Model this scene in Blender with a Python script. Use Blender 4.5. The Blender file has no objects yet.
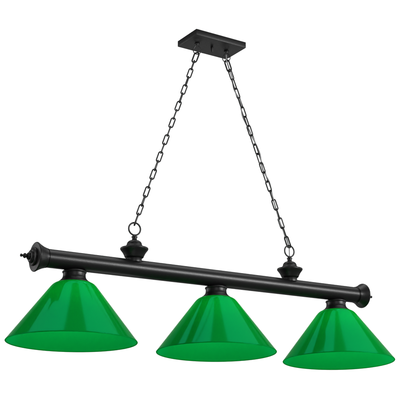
import bpy, bmesh, math, random
from mathutils import Vector, Matrix
random.seed(7)
S = bpy.context.scene
COL = S.collection
# ------------------------------------------------------------------ camera
AZ, PITCH = .5721, .2644
cd = bpy.data.cameras.new('camera'); cam = bpy.data.objects.new('camera', cd); COL.objects.link(cam)
cam.location = (-1.613, -2.4159, -.5417)
cam.rotation_euler = (math.pi/2 + PITCH, 0, -AZ)
cd.sensor_width = 36; cd.lens = 977.786/400*36; cd.clip_start = .05; cd.clip_end = 200
S.camera = cam
# ------------------------------------------------------------------ world, exposure
W = bpy.data.worlds.new('World'); S.world = W; W.use_nodes = True
W.node_tree.nodes['Background'].inputs[0].default_value = (1, 1, 1, 1)
W.node_tree.nodes['Background'].inputs[1].default_value = .16
S.view_settings.view_transform = 'Standard'; S.view_settings.look = 'None'
S.view_settings.exposure = 0; S.view_settings.gamma = 1
# ------------------------------------------------------------------ studio lamps
TC = Vector((-math.sin(AZ), -math.cos(AZ), 0))      # towards the camera
RT = Vector((math.cos(AZ), -math.sin(AZ), 0))       # camera right
UP = Vector((0, 0, 1))
def V(c, r, u): return TC*c + RT*r + UP*u
def softbox(name, pos, target, w, h, radiance, spin=0.0, color=(1, 1, 1)):
    l = bpy.data.lights.new(name, 'AREA'); l.shape = 'RECTANGLE'; l.size = w; l.size_y = h
    l.energy = radiance*math.pi*w*h; l.color = color
    o = bpy.data.objects.new(name, l); COL.objects.link(o)
    d = (target - pos).normalized()
    q = d.to_track_quat('-Z', 'Y')
    o.matrix_world = Matrix.Translation(pos) @ q.to_matrix().to_4x4() @ Matrix.Rotation(spin, 4, 'Z')
    return o
def softbox_dir(name, centre, along, w, h, radiance):
    """box whose width runs along the direction 'along'"""
    l = bpy.data.lights.new(name, 'AREA'); l.shape = 'RECTANGLE'; l.size = w; l.size_y = h
    l.energy = radiance*math.pi*w*h
    o = bpy.data.objects.new(name, l); COL.objects.link(o)
    z = centre.normalized(); x = (along - z*along.dot(z)).normalized(); y = z.cross(x)
    m = Matrix((x, y, z)).transposed().to_4x4()
    o.matrix_world = Matrix.Translation(centre) @ m
    return o
H = 7.0
softbox_dir('overhead_softbox', V(-.278, .451, 1)*H, V(-.56, .27, -.28), .82*H, .60*H, 3.6)
softbox_dir('overhead_softbox', V(-.176, -.384, 1)*H, V(-.47, -.37, -.22), .75*H, .60*H, 3.6)
softbox('front_softbox', V(3.4, .3, 1.3), Vector((0, 0, .1)), 1.6, 1.2, 1.6)
softbox('right_softbox', V(1.6, 3.5, .75), Vector((0, 0, 0)), 2.4, .6, 34.0)
softbox('left_softbox', V(1.2, -3.2, .6), Vector((0, 0, .2)), 1.6, 1.6, 4.0)
softbox('side_softbox', V(-1.3, -3.5, .5), Vector((-.5, 0, 0)), 1.3, 2.2, 3.0)
softbox('low_softbox', V(2.6, -.6, -2.4), Vector((0, 0, -.1)), 1.8, 1.4, .7)
# lamps that light the backdrop, outside the frame on all four sides
BD = 3.5
BC = V(-BD, 0, BD*math.tan(.13))
def bd_lamp(du, dr):
    softbox('backdrop_softbox', BC + V(1.9, dr, du), BC + V(0, dr*.25, du*.25), 2.2 if du else 1.2, 1.2 if du else 2.2, 7.2)
for du, dr in ((3.3, 0), (-3.0, 0), (0, 3.6), (0, -3.6)): bd_lamp(du, dr)

# ------------------------------------------------------------------ materials
def new_mat(n):
    m = bpy.data.materials.new(n); m.use_nodes = True
    nt = m.node_tree; nt.nodes.clear()
    return m, nt, nt.nodes.new('ShaderNodeOutputMaterial')
def metal_paint(n, col, rough, coarse=520, bump=.35, spec=.034, var=.4):
    m, nt, out = new_mat(n); N = nt.nodes; L = nt.links
    d = N.new('ShaderNodeBsdfDiffuse'); g = N.new('ShaderNodeBsdfGlossy'); ms = N.new('ShaderNodeMixShader')
    ms.inputs[0].default_value = spec; L.new(d.outputs[0], ms.inputs[1]); L.new(g.outputs[0], ms.inputs[2]); L.new(ms.outputs[0], out.inputs[0])
    tc = N.new('ShaderNodeTexCoord')
    a = N.new('ShaderNodeTexNoise'); a.inputs['Scale'].default_value = coarse; a.inputs['Detail'].default_value = 2
    L.new(tc.outputs['Object'], a.inputs['Vector'])
    b = N.new('ShaderNodeTexNoise'); b.inputs['Scale'].default_value = 28; b.inputs['Detail'].default_value = 4
    L.new(tc.outputs['Object'], b.inputs['Vector'])
    r = N.new('ShaderNodeMapRange'); r.inputs['To Min'].default_value = 1-var; r.inputs['To Max'].default_value = 1+var
    L.new(a.outputs['Fac'], r.inputs['Value'])
    mx = N.new('ShaderNodeMix'); mx.data_type = 'RGBA'; mx.blend_type = 'MULTIPLY'; mx.inputs[0].default_value = 1
    mx.inputs[6].default_value = (*col, 1); L.new(r.outputs[0], mx.inputs[7]); L.new(mx.outputs[2], d.inputs['Color'])
    r2 = N.new('ShaderNodeMapRange'); r2.inputs['To Min'].default_value = rough-.03; r2.inputs['To Max'].default_value = rough+.03
    L.new(b.outputs['Fac'], r2.inputs['Value']); L.new(r2.outputs[0], g.inputs['Roughness'])
    bp = N.new('ShaderNodeBump'); bp.inputs['Strength'].default_value = bump; bp.inputs['Distance'].default_value = .0006
    L.new(a.outputs['Fac'], bp.inputs['Height']); L.new(bp.outputs[0], d.inputs['Normal']); L.new(bp.outputs[0], g.inputs['Normal'])
    return m
M_BLACK = metal_paint('black_powder_coat', (.007, .007, .0072), .34)
M_CHAIN = metal_paint('black_chain_metal', (.024, .024, .0245), .34, bump=.1)
M_CORD = metal_paint('clear_silver_cord', (.30, .30, .305), .3, bump=.05, spec=.1, var=.1)
M_SLOT = metal_paint('dark_screw_metal', (.004, .004, .004), .5, bump=.05)
def green_glass(name, lo, hi, gloss, rough, coat):
    m, nt, out = new_mat(name); N = nt.nodes; L = nt.links
    tc = N.new('ShaderNodeTexCoord')
    n = N.new('ShaderNodeTexNoise'); n.inputs['Scale'].default_value = 9; n.inputs['Detail'].default_value = 3
    L.new(tc.outputs['Object'], n.inputs['Vector'])
    cr = N.new('ShaderNodeMix'); cr.data_type = 'RGBA'; L.new(n.outputs['Fac'], cr.inputs[0])
    cr.inputs[6].default_value = (*lo, 1); cr.inputs[7].default_value = (*hi, 1)
    d = N.new('ShaderNodeBsdfPrincipled'); t = N.new('ShaderNodeBsdfTranslucent')
    d.inputs['Specular IOR Level'].default_value = 0; d.inputs['Roughness'].default_value = .6
    # a deep coloured clear layer over the cased body
    d.inputs['Coat Weight'].default_value = coat; d.inputs['Coat IOR'].default_value = 1.025
    d.inputs['Coat Roughness'].default_value = .1; d.inputs['Coat Tint'].default_value = (.5, .77, .70, 1)
    L.new(cr.outputs[2], d.inputs['Base Color']); t.inputs['Color'].default_value = (.002, .54, .105, 1)
    m1 = N.new('ShaderNodeMixShader'); m1.inputs[0].default_value = .45
    L.new(d.outputs[0], m1.inputs[1]); L.new(t.outputs[0], m1.inputs[2])
    g = N.new('ShaderNodeBsdfGlossy'); g.inputs['Roughness'].default_value = rough; g.inputs['Color'].default_value = (.01, 1, .56, 1)
    m2 = N.new('ShaderNodeMixShader'); m2.inputs[0].default_value = gloss
    L.new(m1.outputs[0], m2.inputs[1]); L.new(g.outputs[0], m2.inputs[2]); L.new(m2.outputs[0], out.inputs[0])
    return m
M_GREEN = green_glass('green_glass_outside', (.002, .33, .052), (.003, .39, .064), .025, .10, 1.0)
M_GREEN_IN = green_glass('green_glass_lit_inside', (.002, .56, .125), (.003, .66, .150), .022, .22, 0.0)  # same glass as outside; brighter green stands in for light on the inner wall
M_ADDED_BULB, _nt, _o = new_mat('added_bulb_glow')  # emission of the added bulbs, hidden inside the shades
_e = _nt.nodes.new('ShaderNodeEmission'); _e.inputs['Strength'].default_value = 24.0; _e.inputs['Color'].default_value = (1, .97, .90, 1)
_nt.links.new(_e.outputs[0], _o.inputs[0])
M_GREEN_LIP = green_glass('green_glass_edge', (.001, .27, .04), (.001, .30, .05), .004, .3, 0.0)
def white_paper():
    m, nt, out = new_mat('white_backdrop_paper'); N = nt.nodes; L = nt.links
    d = N.new('ShaderNodeBsdfDiffuse'); d.inputs['Color'].default_value = (.9, .9, .9, 1); L.new(d.outputs[0], out.inputs[0])
    return m
M_WHITE = white_paper()

# ------------------------------------------------------------------ helpers
def link(name, bm, mat, parent=None, angle=35, smooth=True):
    bmesh.ops.recalc_face_normals(bm, faces=bm.faces)
    me = bpy.data.meshes.new(name); bm.to_mesh(me); bm.free()
    me.materials.append(mat)
    if smooth:
        me.shade_smooth(); me.set_sharp_from_angle(angle=math.radians(angle))
    o = bpy.data.objects.new(name, me); COL.objects.link(o)
    if parent: o.parent = parent
    return o
def catmull(pts, k=6):
    out = []
    for i in range(len(pts)-1):
        p0 = pts[max(i-1, 0)]; p1 = pts[i]; p2 = pts[i+1]; p3 = pts[min(i+2, len(pts)-1)]
        for j in range(k):
            t = j/k
            out.append(tuple(.5*((2*b)+(-a+c)*t+(2*a-5*b+4*c-d)*t*t+(-a+3*b-3*c+d)*t**3) for a, b, c, d in zip(p0, p1, p2, p3)))
    out.append(tuple(pts[-1])); return out
def lathe(bm, prof, mat4=Matrix(), n=96, closed=False):
    """profile of (radius, height) turned round local Z; radius 0 makes a pole"""
    rings = []
    for r, z in prof:
        if r < 1e-6: rings.append([bm.verts.new(mat4 @ Vector((0, 0, z)))])
        else: rings.append([bm.verts.new(mat4 @ Vector((r*math.cos(2*math.pi*i/n), r*math.sin(2*math.pi*i/n), z))) for i in range(n)])
    pairs = list(zip(rings, rings[1:])) + ([(rings[-1], rings[0])] if closed else [])
    for a, b in pairs:
        for i in range(n):
            j = (i+1) % n
            if len(a) == 1 and len(b) == 1: continue
            if len(a) == 1: bm.faces.new((a[0], b[i], b[j]))
            elif len(b) == 1: bm.faces.new((a[i], a[j], b[0]))
            else: bm.faces.new((a[i], a[j], b[j], b[i]))
def tube(bm, pts, r, n=10, closed=False, up=None):
    P = [Vector(p) for p in pts]; m = len(P); rings = []
    prev = None
    for i, p in enumerate(P):
        a = P[(i-1) % m] if closed or i else P[0]; b = P[(i+1) % m] if closed or i < m-1 else P[-1]
        t = (b-a).normalized()
        if prev is None:
            u = Vector((0, 0, 1)) if up is None else Vector(up)
            if abs(t.dot(u)) > .95: u = Vector((1, 0, 0))
        else: u = prev
        x = (u - t*u.dot(t)).normalized(); y = t.cross(x); prev = x
        rings.append([bm.verts.new(p + (x*math.cos(2*math.pi*k/n) + y*math.sin(2*math.pi*k/n))*r) for k in range(n)])
    for i in range(m if closed else m-1):
        A = rings[i]; B = rings[(i+1) % m]
        for k in range(n): bm.faces.new((A[k], A[(k+1) % n], B[(k+1) % n], B[k]))
    if not closed: bm.faces.new(rings[0]); bm.faces.new(rings[-1])
def box(bm, lo, hi, bev=0.0):
    v = bmesh.ops.create_cube(bm, size=1)['verts']
    for q in v: q.co = Vector([lo[i] + (q.co[i]+.5)*(hi[i]-lo[i]) for i in range(3)])
    if bev: bmesh.ops.bevel(bm, geom=[e for e in bm.edges if all(w in v for w in e.verts)], offset=bev, segments=3, affect='EDGES', profile=.5)

# ------------------------------------------------------------------ backdrop
bm = bmesh.new(); box(bm, (-3.5, -.02, -2.9), (3.5, .02, 2.9))
bd = link('backdrop', bm, M_WHITE, smooth=False); bd['kind'] = 'structure'
bd.location = BC; bd.rotation_euler = (0, 0, -AZ)

# ------------------------------------------------------------------ the fixture
fx = bpy.data.objects.new('pendant_light', None); COL.objects.link(fx); fx.empty_display_size = .1
fx['label'] = 'black three-light billiard pendant with green cone shades hanging on two chains'
fx['category'] = 'pendant light'

LL, LR, RT_ = .586, .5833, .0258
# bar (slightly pebbled tube) -------------------------------------------------
bm = bmesh.new()
RX = Matrix.Rotation(math.pi/2, 4, 'Y')            # local Z -> world X
lathe(bm, [(0, -LL+.029), (RT_-.001, -LL+.029), (RT_, -LL+.030)] + [(RT_, -LL+.030+(LL+LR-.060)*k/24) for k in range(1, 24)] + [(RT_, LR-.030), (RT_-.001, LR-.029), (0, LR-.029)], RX, 96)
bar = link('bar', bm, M_BLACK, fx)
# end caps (bell flange, stepped domes, finial) -------------------------------
def end_cap(x, s):
    m = Matrix.Translation((x, 0, 0)) @ Matrix.Rotation(s*math.pi/2, 4, 'Y')     # local +Z points outward
    bm = bmesh.new()
    bell = [(0, -.043), (.0235, -.043), (.0268, -.0425), (.0272, -.041), (.0248, -.0398), (.0248, -.0380), (.0278, -.0370)]
    bell += catmull([(.0280, -.036), (.0300, -.028), (.0330, -.019), (.0365, -.0105), (.0396, -.004)], 5)
    bell += catmull([(.0403, -.0028), (.0408, -.001), (.0405, .001), (.0392, .0020)], 4)
    bell = [(r, z*.78 if z < 0 else z) for r, z in bell]
    bell += [(.0375, .0022), (.0262, .0026), (.0252, .0030)]
    bell += catmull([(.0250, .0035), (.0250, .0065), (.0240, .0085), (.0225, .0095)], 4)
    bell += [(.0192, .0100), (.0186, .0105)]
    bell += catmull([(.0185, .0112), (.0180, .0135), (.0160, .0160), (.0125, .0176), (.0095, .0180)], 5)
    bell += [(0, .0180)]
    lathe(bm, bell, m, 96)
    cap = link('end_cap', bm, M_BLACK, fx, angle=40)
    bm = bmesh.new()
    fin = [(0, .0178), (.0078, .0178), (.0086, .0190), (.0084, .0212), (.0066, .0232), (.0040, .0242), (.0032, .0252)]
    fin += catmull([(.0034, .0262), (.0054, .0282), (.0060, .0305), (.0052, .0328), (.0030, .0345)], 4)
    fin += catmull([(.0022, .0358), (.0026, .0378), (.0036, .0400), (.0032, .0422), (.0014, .0436)], 4) + [(0, .0440)]
    fin = [(r*1.12 + (.0004 if r else 0), z) for r, z in fin]
    lathe(bm, fin, m, 40)
    link('finial', bm, M_BLACK, cap, angle=50)
end_cap(-LL, -1); end_cap(LR, 1)

# loop holders on the bar (cup, dome, neck > ring) ----------------------------
HX = .2822; RZ = .1165; RR = .0183; RW = .0025
def loop_holder(x, yaw):
    m = Matrix.Translation((x, 0, 0))
    bm = bmesh.new()
    p = [(0, .018), (.0225, .018), (.0225, .0285), (.0215, .030), (.0262, .0315), (.0276, .0335)]
    p += catmull([(.0284, .036), (.0330, .0450), (.0385, .0525)], 4)
    p += catmull([(.0400, .0545), (.0407, .0570), (.0400, .0595), (.0380, .0608)], 4)
    p += catmull([(.0330, .0622), (.0270, .0645), (.0228, .0680)], 4)
    p += catmull([(.0222, .0695), (.0215, .0730), (.0190, .0775), (.0145, .0810), (.0105, .0825)], 5)
    p += [(.0078, .0832), (.0072, .0850), (.0072, .0905), (.0088, .0912), (.0090, .0935), (.0070, .0950), (.0045, .0985), (0, .0995)]
    lathe(bm, p, m, 80)
    h = link('loop_holder', bm, M_BLACK, fx, angle=38)
    bm = bmesh.new()
    c = Vector((x, 0, RZ)); a = Vector((math.cos(yaw), math.sin(yaw), 0))
    tube(bm, [c + a*RR*math.cos(t) + UP*RR*math.sin(t) for t in [2*math.pi*k/48 for k in range(48)]], RW, 12, True, up=a.cross(UP))
    link('ring', bm, M_CHAIN, h)
loop_holder(-HX, math.radians(-6)); loop_holder(HX, math.radians(-2))

# canopy (> hooks, rings, screw) ----------------------------------------------
CX, CZ = -.0121, .7497
bm = bmesh.new(); box(bm, (CX-.0947, -.0559, CZ), (CX+.0947, .0559, CZ+.0199), .0011)
can = link('canopy', bm, M_BLACK, fx, angle=30)
HK = .0562
CRZ = CZ - .0245; CRR = .0125
for sx, yaw in ((-1, math.radians(-20)), (1, math.radians(-50))):
    x = CX + sx*HK
    bm = bmesh.new()
    lathe(bm, [(0, CZ+.0005), (.0075, CZ+.0005), (.0080, CZ-.0010), (.0075, CZ-.0030), (.0046, CZ-.0040), (.0042, CZ-.0065), (.0032, CZ-.0085), (0, CZ-.0092)], Matrix.Translation((x, 0, 0)), 32)
    hk = link('hook', bm, M_BLACK, can)
    bm = bmesh.new(); c = Vector((x, 0, CRZ)); a = Vector((math.cos(yaw), math.sin(yaw), 0))
    q = [(0, -.0125), (.0075, -.0102), (.0122, -.0030), (.0118, .0040), (.0085, .0105), (.0050, .0155), (.0026, .0183), (0, .0192)]
    q = q + [(-i, j) for i, j in q[-2:0:-1]]
    q = catmull([q[-1]] + q + [q[0], q[1]], 4)[4:-4-1]
    tube(bm, [c + a*i + UP*j for i, j in q], .0016, 10, True, up=a.cross(UP))
    link('ring', bm, M_CHAIN, can)
bm = bmesh.new()
lathe(bm, [(0, CZ+.0005), (.0040, CZ+.0005), (.0040, CZ-.0150), (.0032, CZ-.0165), (0, CZ-.0168)], Matrix.Translation((CX, 0, 0)), 28)
link('screw', bm, M_SLOT, can)

# chains ------------------------------------------------------------------------
def stadium(L, w, k=8):
    """centreline of an oval link: full length L, full width w, long axis Z, in the XZ plane"""
    r = w/2; s = L/2 - r; pts = []
    for i in range(k+1): t = math.pi*i/k; pts.append((r*math.cos(t), s + r*math.sin(t)))
    for i in range(k+1): t = math.pi + math.pi*i/k; pts.append((r*math.cos(t), -s + r*math.sin(t)))
    return pts
def link_bm(L, w, wire):
    bm = bmesh.new(); tube(bm, [Vector((x, 0, z)) for x, z in stadium(L, w)], wire, 10, True, up=(0, 1, 0)); return bm
FACE = .544                                   # the angle that turns a link's flat side to the camera side of the room
def chain(sx, top, small, bottom, nsm=18):
    A = Vector((CX + sx*HK, 0, CRZ - .0125 + .0036)); B = Vector((sx*HX, 0, RZ + RR - .0040))
    z = (B - A).normalized(); D = (B - A).length
    wire, thick, big = .00215, .0026, .0385        # big: centreline length of the two end links
    A = A - z*thick; D += thick; 
    pitch = (D - 2*(big - thick - wire))/nsm
    ch = bpy.data.objects.new('chain', None); COL.objects.link(ch); ch.parent = fx; ch.empty_display_size = .02
    ch.location = A
    side = Vector((0, 1, 0)).cross(z).normalized(); fr = z.cross(side)
    me, meb = [], []
    for lst, args in ((me, (pitch + 2*wire, .0122, wire)), (meb, (big, .0158, thick))):
        tmp = link('chain_link', link_bm(*args), M_CHAIN); lst.append(tmp.data); bpy.data.objects.remove(tmp)
    def place(data, s, off):
        ang = FACE + off
        o = bpy.data.objects.new('chain_link', data); COL.objects.link(o); o.parent = ch
        x = side*math.cos(ang) + fr*math.sin(ang); y = z.cross(x)
        sag = -math.sin(math.pi*s/D)*.003
        o.matrix_local = Matrix.Translation(z*s + Vector((0, 0, sag))) @ Matrix((x, y, z)).transposed().to_4x4()
    place(meb[0], big/2, top)
    s0 = big - thick - wire
    for k in range(nsm):
        place(me[0], s0 + pitch*(k + .5), small(k) + random.uniform(-.17, .17))
    place(meb[0], D - big/2 + thick, bottom)
    return A, B, z, D
H90 = math.pi/2
chain(-1, .35, lambda k: (0 if k % 2 else H90) + .05, H90 - .12)
A, B, z, D = chain(1, .65, lambda k: (H90 if k % 2 else 0) + max(0, min(.75, (16-k)*.16)) + (.25 if 6 < k < 9 else 0), .95)
# cord threaded through the right-hand chain
keys = [(-.001, 0), (0, 0), (.08, .1), (.15, -.9), (.22, .1), (.30, -1.25), (.39, 0), (.49, 1.25), (.58, 0), (.66, 1.1), (.76, 0), (.86, -.5), (.95, 0), (1, 0), (1.001, 0)]
pts = []
for k in range(221):
    t = k/220; i = max(j for j in range(1, len(keys)-2) if keys[j][0] <= t + 1e-9) if t < 1 else len(keys)-3
    (t1, v1), (t2, v2) = keys[i], keys[i+1]; q = (t-t1)/max(t2-t1, 1e-6); q = q*q*(3-2*q)
    amp = .0065*(v1 + (v2-v1)*q)
    pts.append(A + z*D*t + RT*amp + TC*.0022*math.sin(t*math.pi*19 + 1) + Vector((0, 0, -math.sin(math.pi*t)*.003)))
pts = [A + Vector((0, 0, .018)), A + Vector((.001, 0, .009))] + pts + [B + Vector((0, 0, -.010)), B + Vector((0, 0, -.022)), B + Vector((0, 0, -.034))]
bm = bmesh.new(); tube(bm, pts, .0021, 8)
link('power_cord', bm, M_CORD, fx)

# shades and their holders ------------------------------------------------------
def tilt_m(x, t):
    h = -TC; u2 = UP*math.cos(t) - h*math.sin(t); h2 = h*math.cos(t) + UP*math.sin(t)
    return Matrix.Translation((x, 0, -.03)) @ Matrix((RT, h2, u2)).transposed().to_4x4() @ Matrix.Translation((0, 0, .03))
ZR, R = -.2233, .178
for x, t in ((-.4685, -.039), (0, -.0518), (.4685, -.062)):
    m = tilt_m(x, t)
    bm = bmesh.new()
    p = [(0, -.018), (.0110, -.018), (.0110, -.0270), (.0300, -.0272)]
    p += catmull([(.0325, -.0278), (.0336, -.0300), (.0328, -.0325), (.0312, -.0340)], 4)
    p += catmull([(.0312, -.0370), (.0318, -.0440), (.0345, -.0500), (.0400, -.0555), (.0440, -.0582)], 5)
    p += catmull([(.0452, -.0590), (.0458, -.0602), (.0450, -.0614)], 4) + [(.0420, -.0610), (.0300, -.0600), (0, -.0600)]
    lathe(bm, p, m, 96)
    link('shade_holder', bm, M_BLACK, fx, angle=40)
    bm = bmesh.new()
    # the outside from top rim to bottom lip, then the inside back up
    out = [(.0400, -.0600), (.0440, -.0604)] + catmull([(.0470, -.0610), (.0530, -.0632), (.0590, -.0675), (.0650, -.0742)], 5)
    x0, z0 = .0650, -.0742
    out += [(x0+(R-.0005-x0)*k/16, z0+(ZR+.0015-z0)*k/16) for k in (.15, .5, 2, 4, 6, 8, 10, 12, 14, 15.5, 15.85, 16)]
    out += [(R, ZR+.0005), (R-.0006, ZR-.0006), (R-.0020, ZR-.0006), (R-.0028, ZR+.0004)]
    x1, z1 = .0625, -.0762
    out += [(R-.0034+(x1-R+.0034)*k/16, ZR+.0015+(z1-ZR-.0015)*k/16) for k in range(0, 17)]
    out += [(.0570, -.0700), (.0510, -.0662), (.0450, -.0640), (.0400, -.0634)]
    lathe(bm, out, m, 128, closed=True)
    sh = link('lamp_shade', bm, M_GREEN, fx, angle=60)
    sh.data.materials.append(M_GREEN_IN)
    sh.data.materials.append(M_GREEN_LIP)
    inv = m.inverted()
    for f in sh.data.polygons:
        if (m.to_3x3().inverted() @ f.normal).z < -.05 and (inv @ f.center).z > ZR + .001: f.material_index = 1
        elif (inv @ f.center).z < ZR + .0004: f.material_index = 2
    # lamp socket inside
    bm = bmesh.new()
    lathe(bm, [(0, -.0602), (.0190, -.0602), (.0195, -.0625), (.0175, -.0650), (.0175, -.0980), (.0165, -.1000), (.0145, -.1000), (.0140, -.0900), (0, -.0900)], m, 40)
    link('lamp_socket', bm, M_BLACK, fx, angle=40)
    # added unseen bulb, makes the glass glow brighter towards the top
    bm = bmesh.new()
    lathe(bm, [(0, -.0960), (.0130, -.0960)] + catmull([(.0135, -.0990), (.0170, -.1080), (.0235, -.1200), (.0250, -.1310), (.0215, -.1430), (.0120, -.1520), (.0040, -.1545)], 4) + [(0, -.1548)], m, 40)
    link('added_light_bulb', bm, M_ADDED_BULB, fx, angle=60)
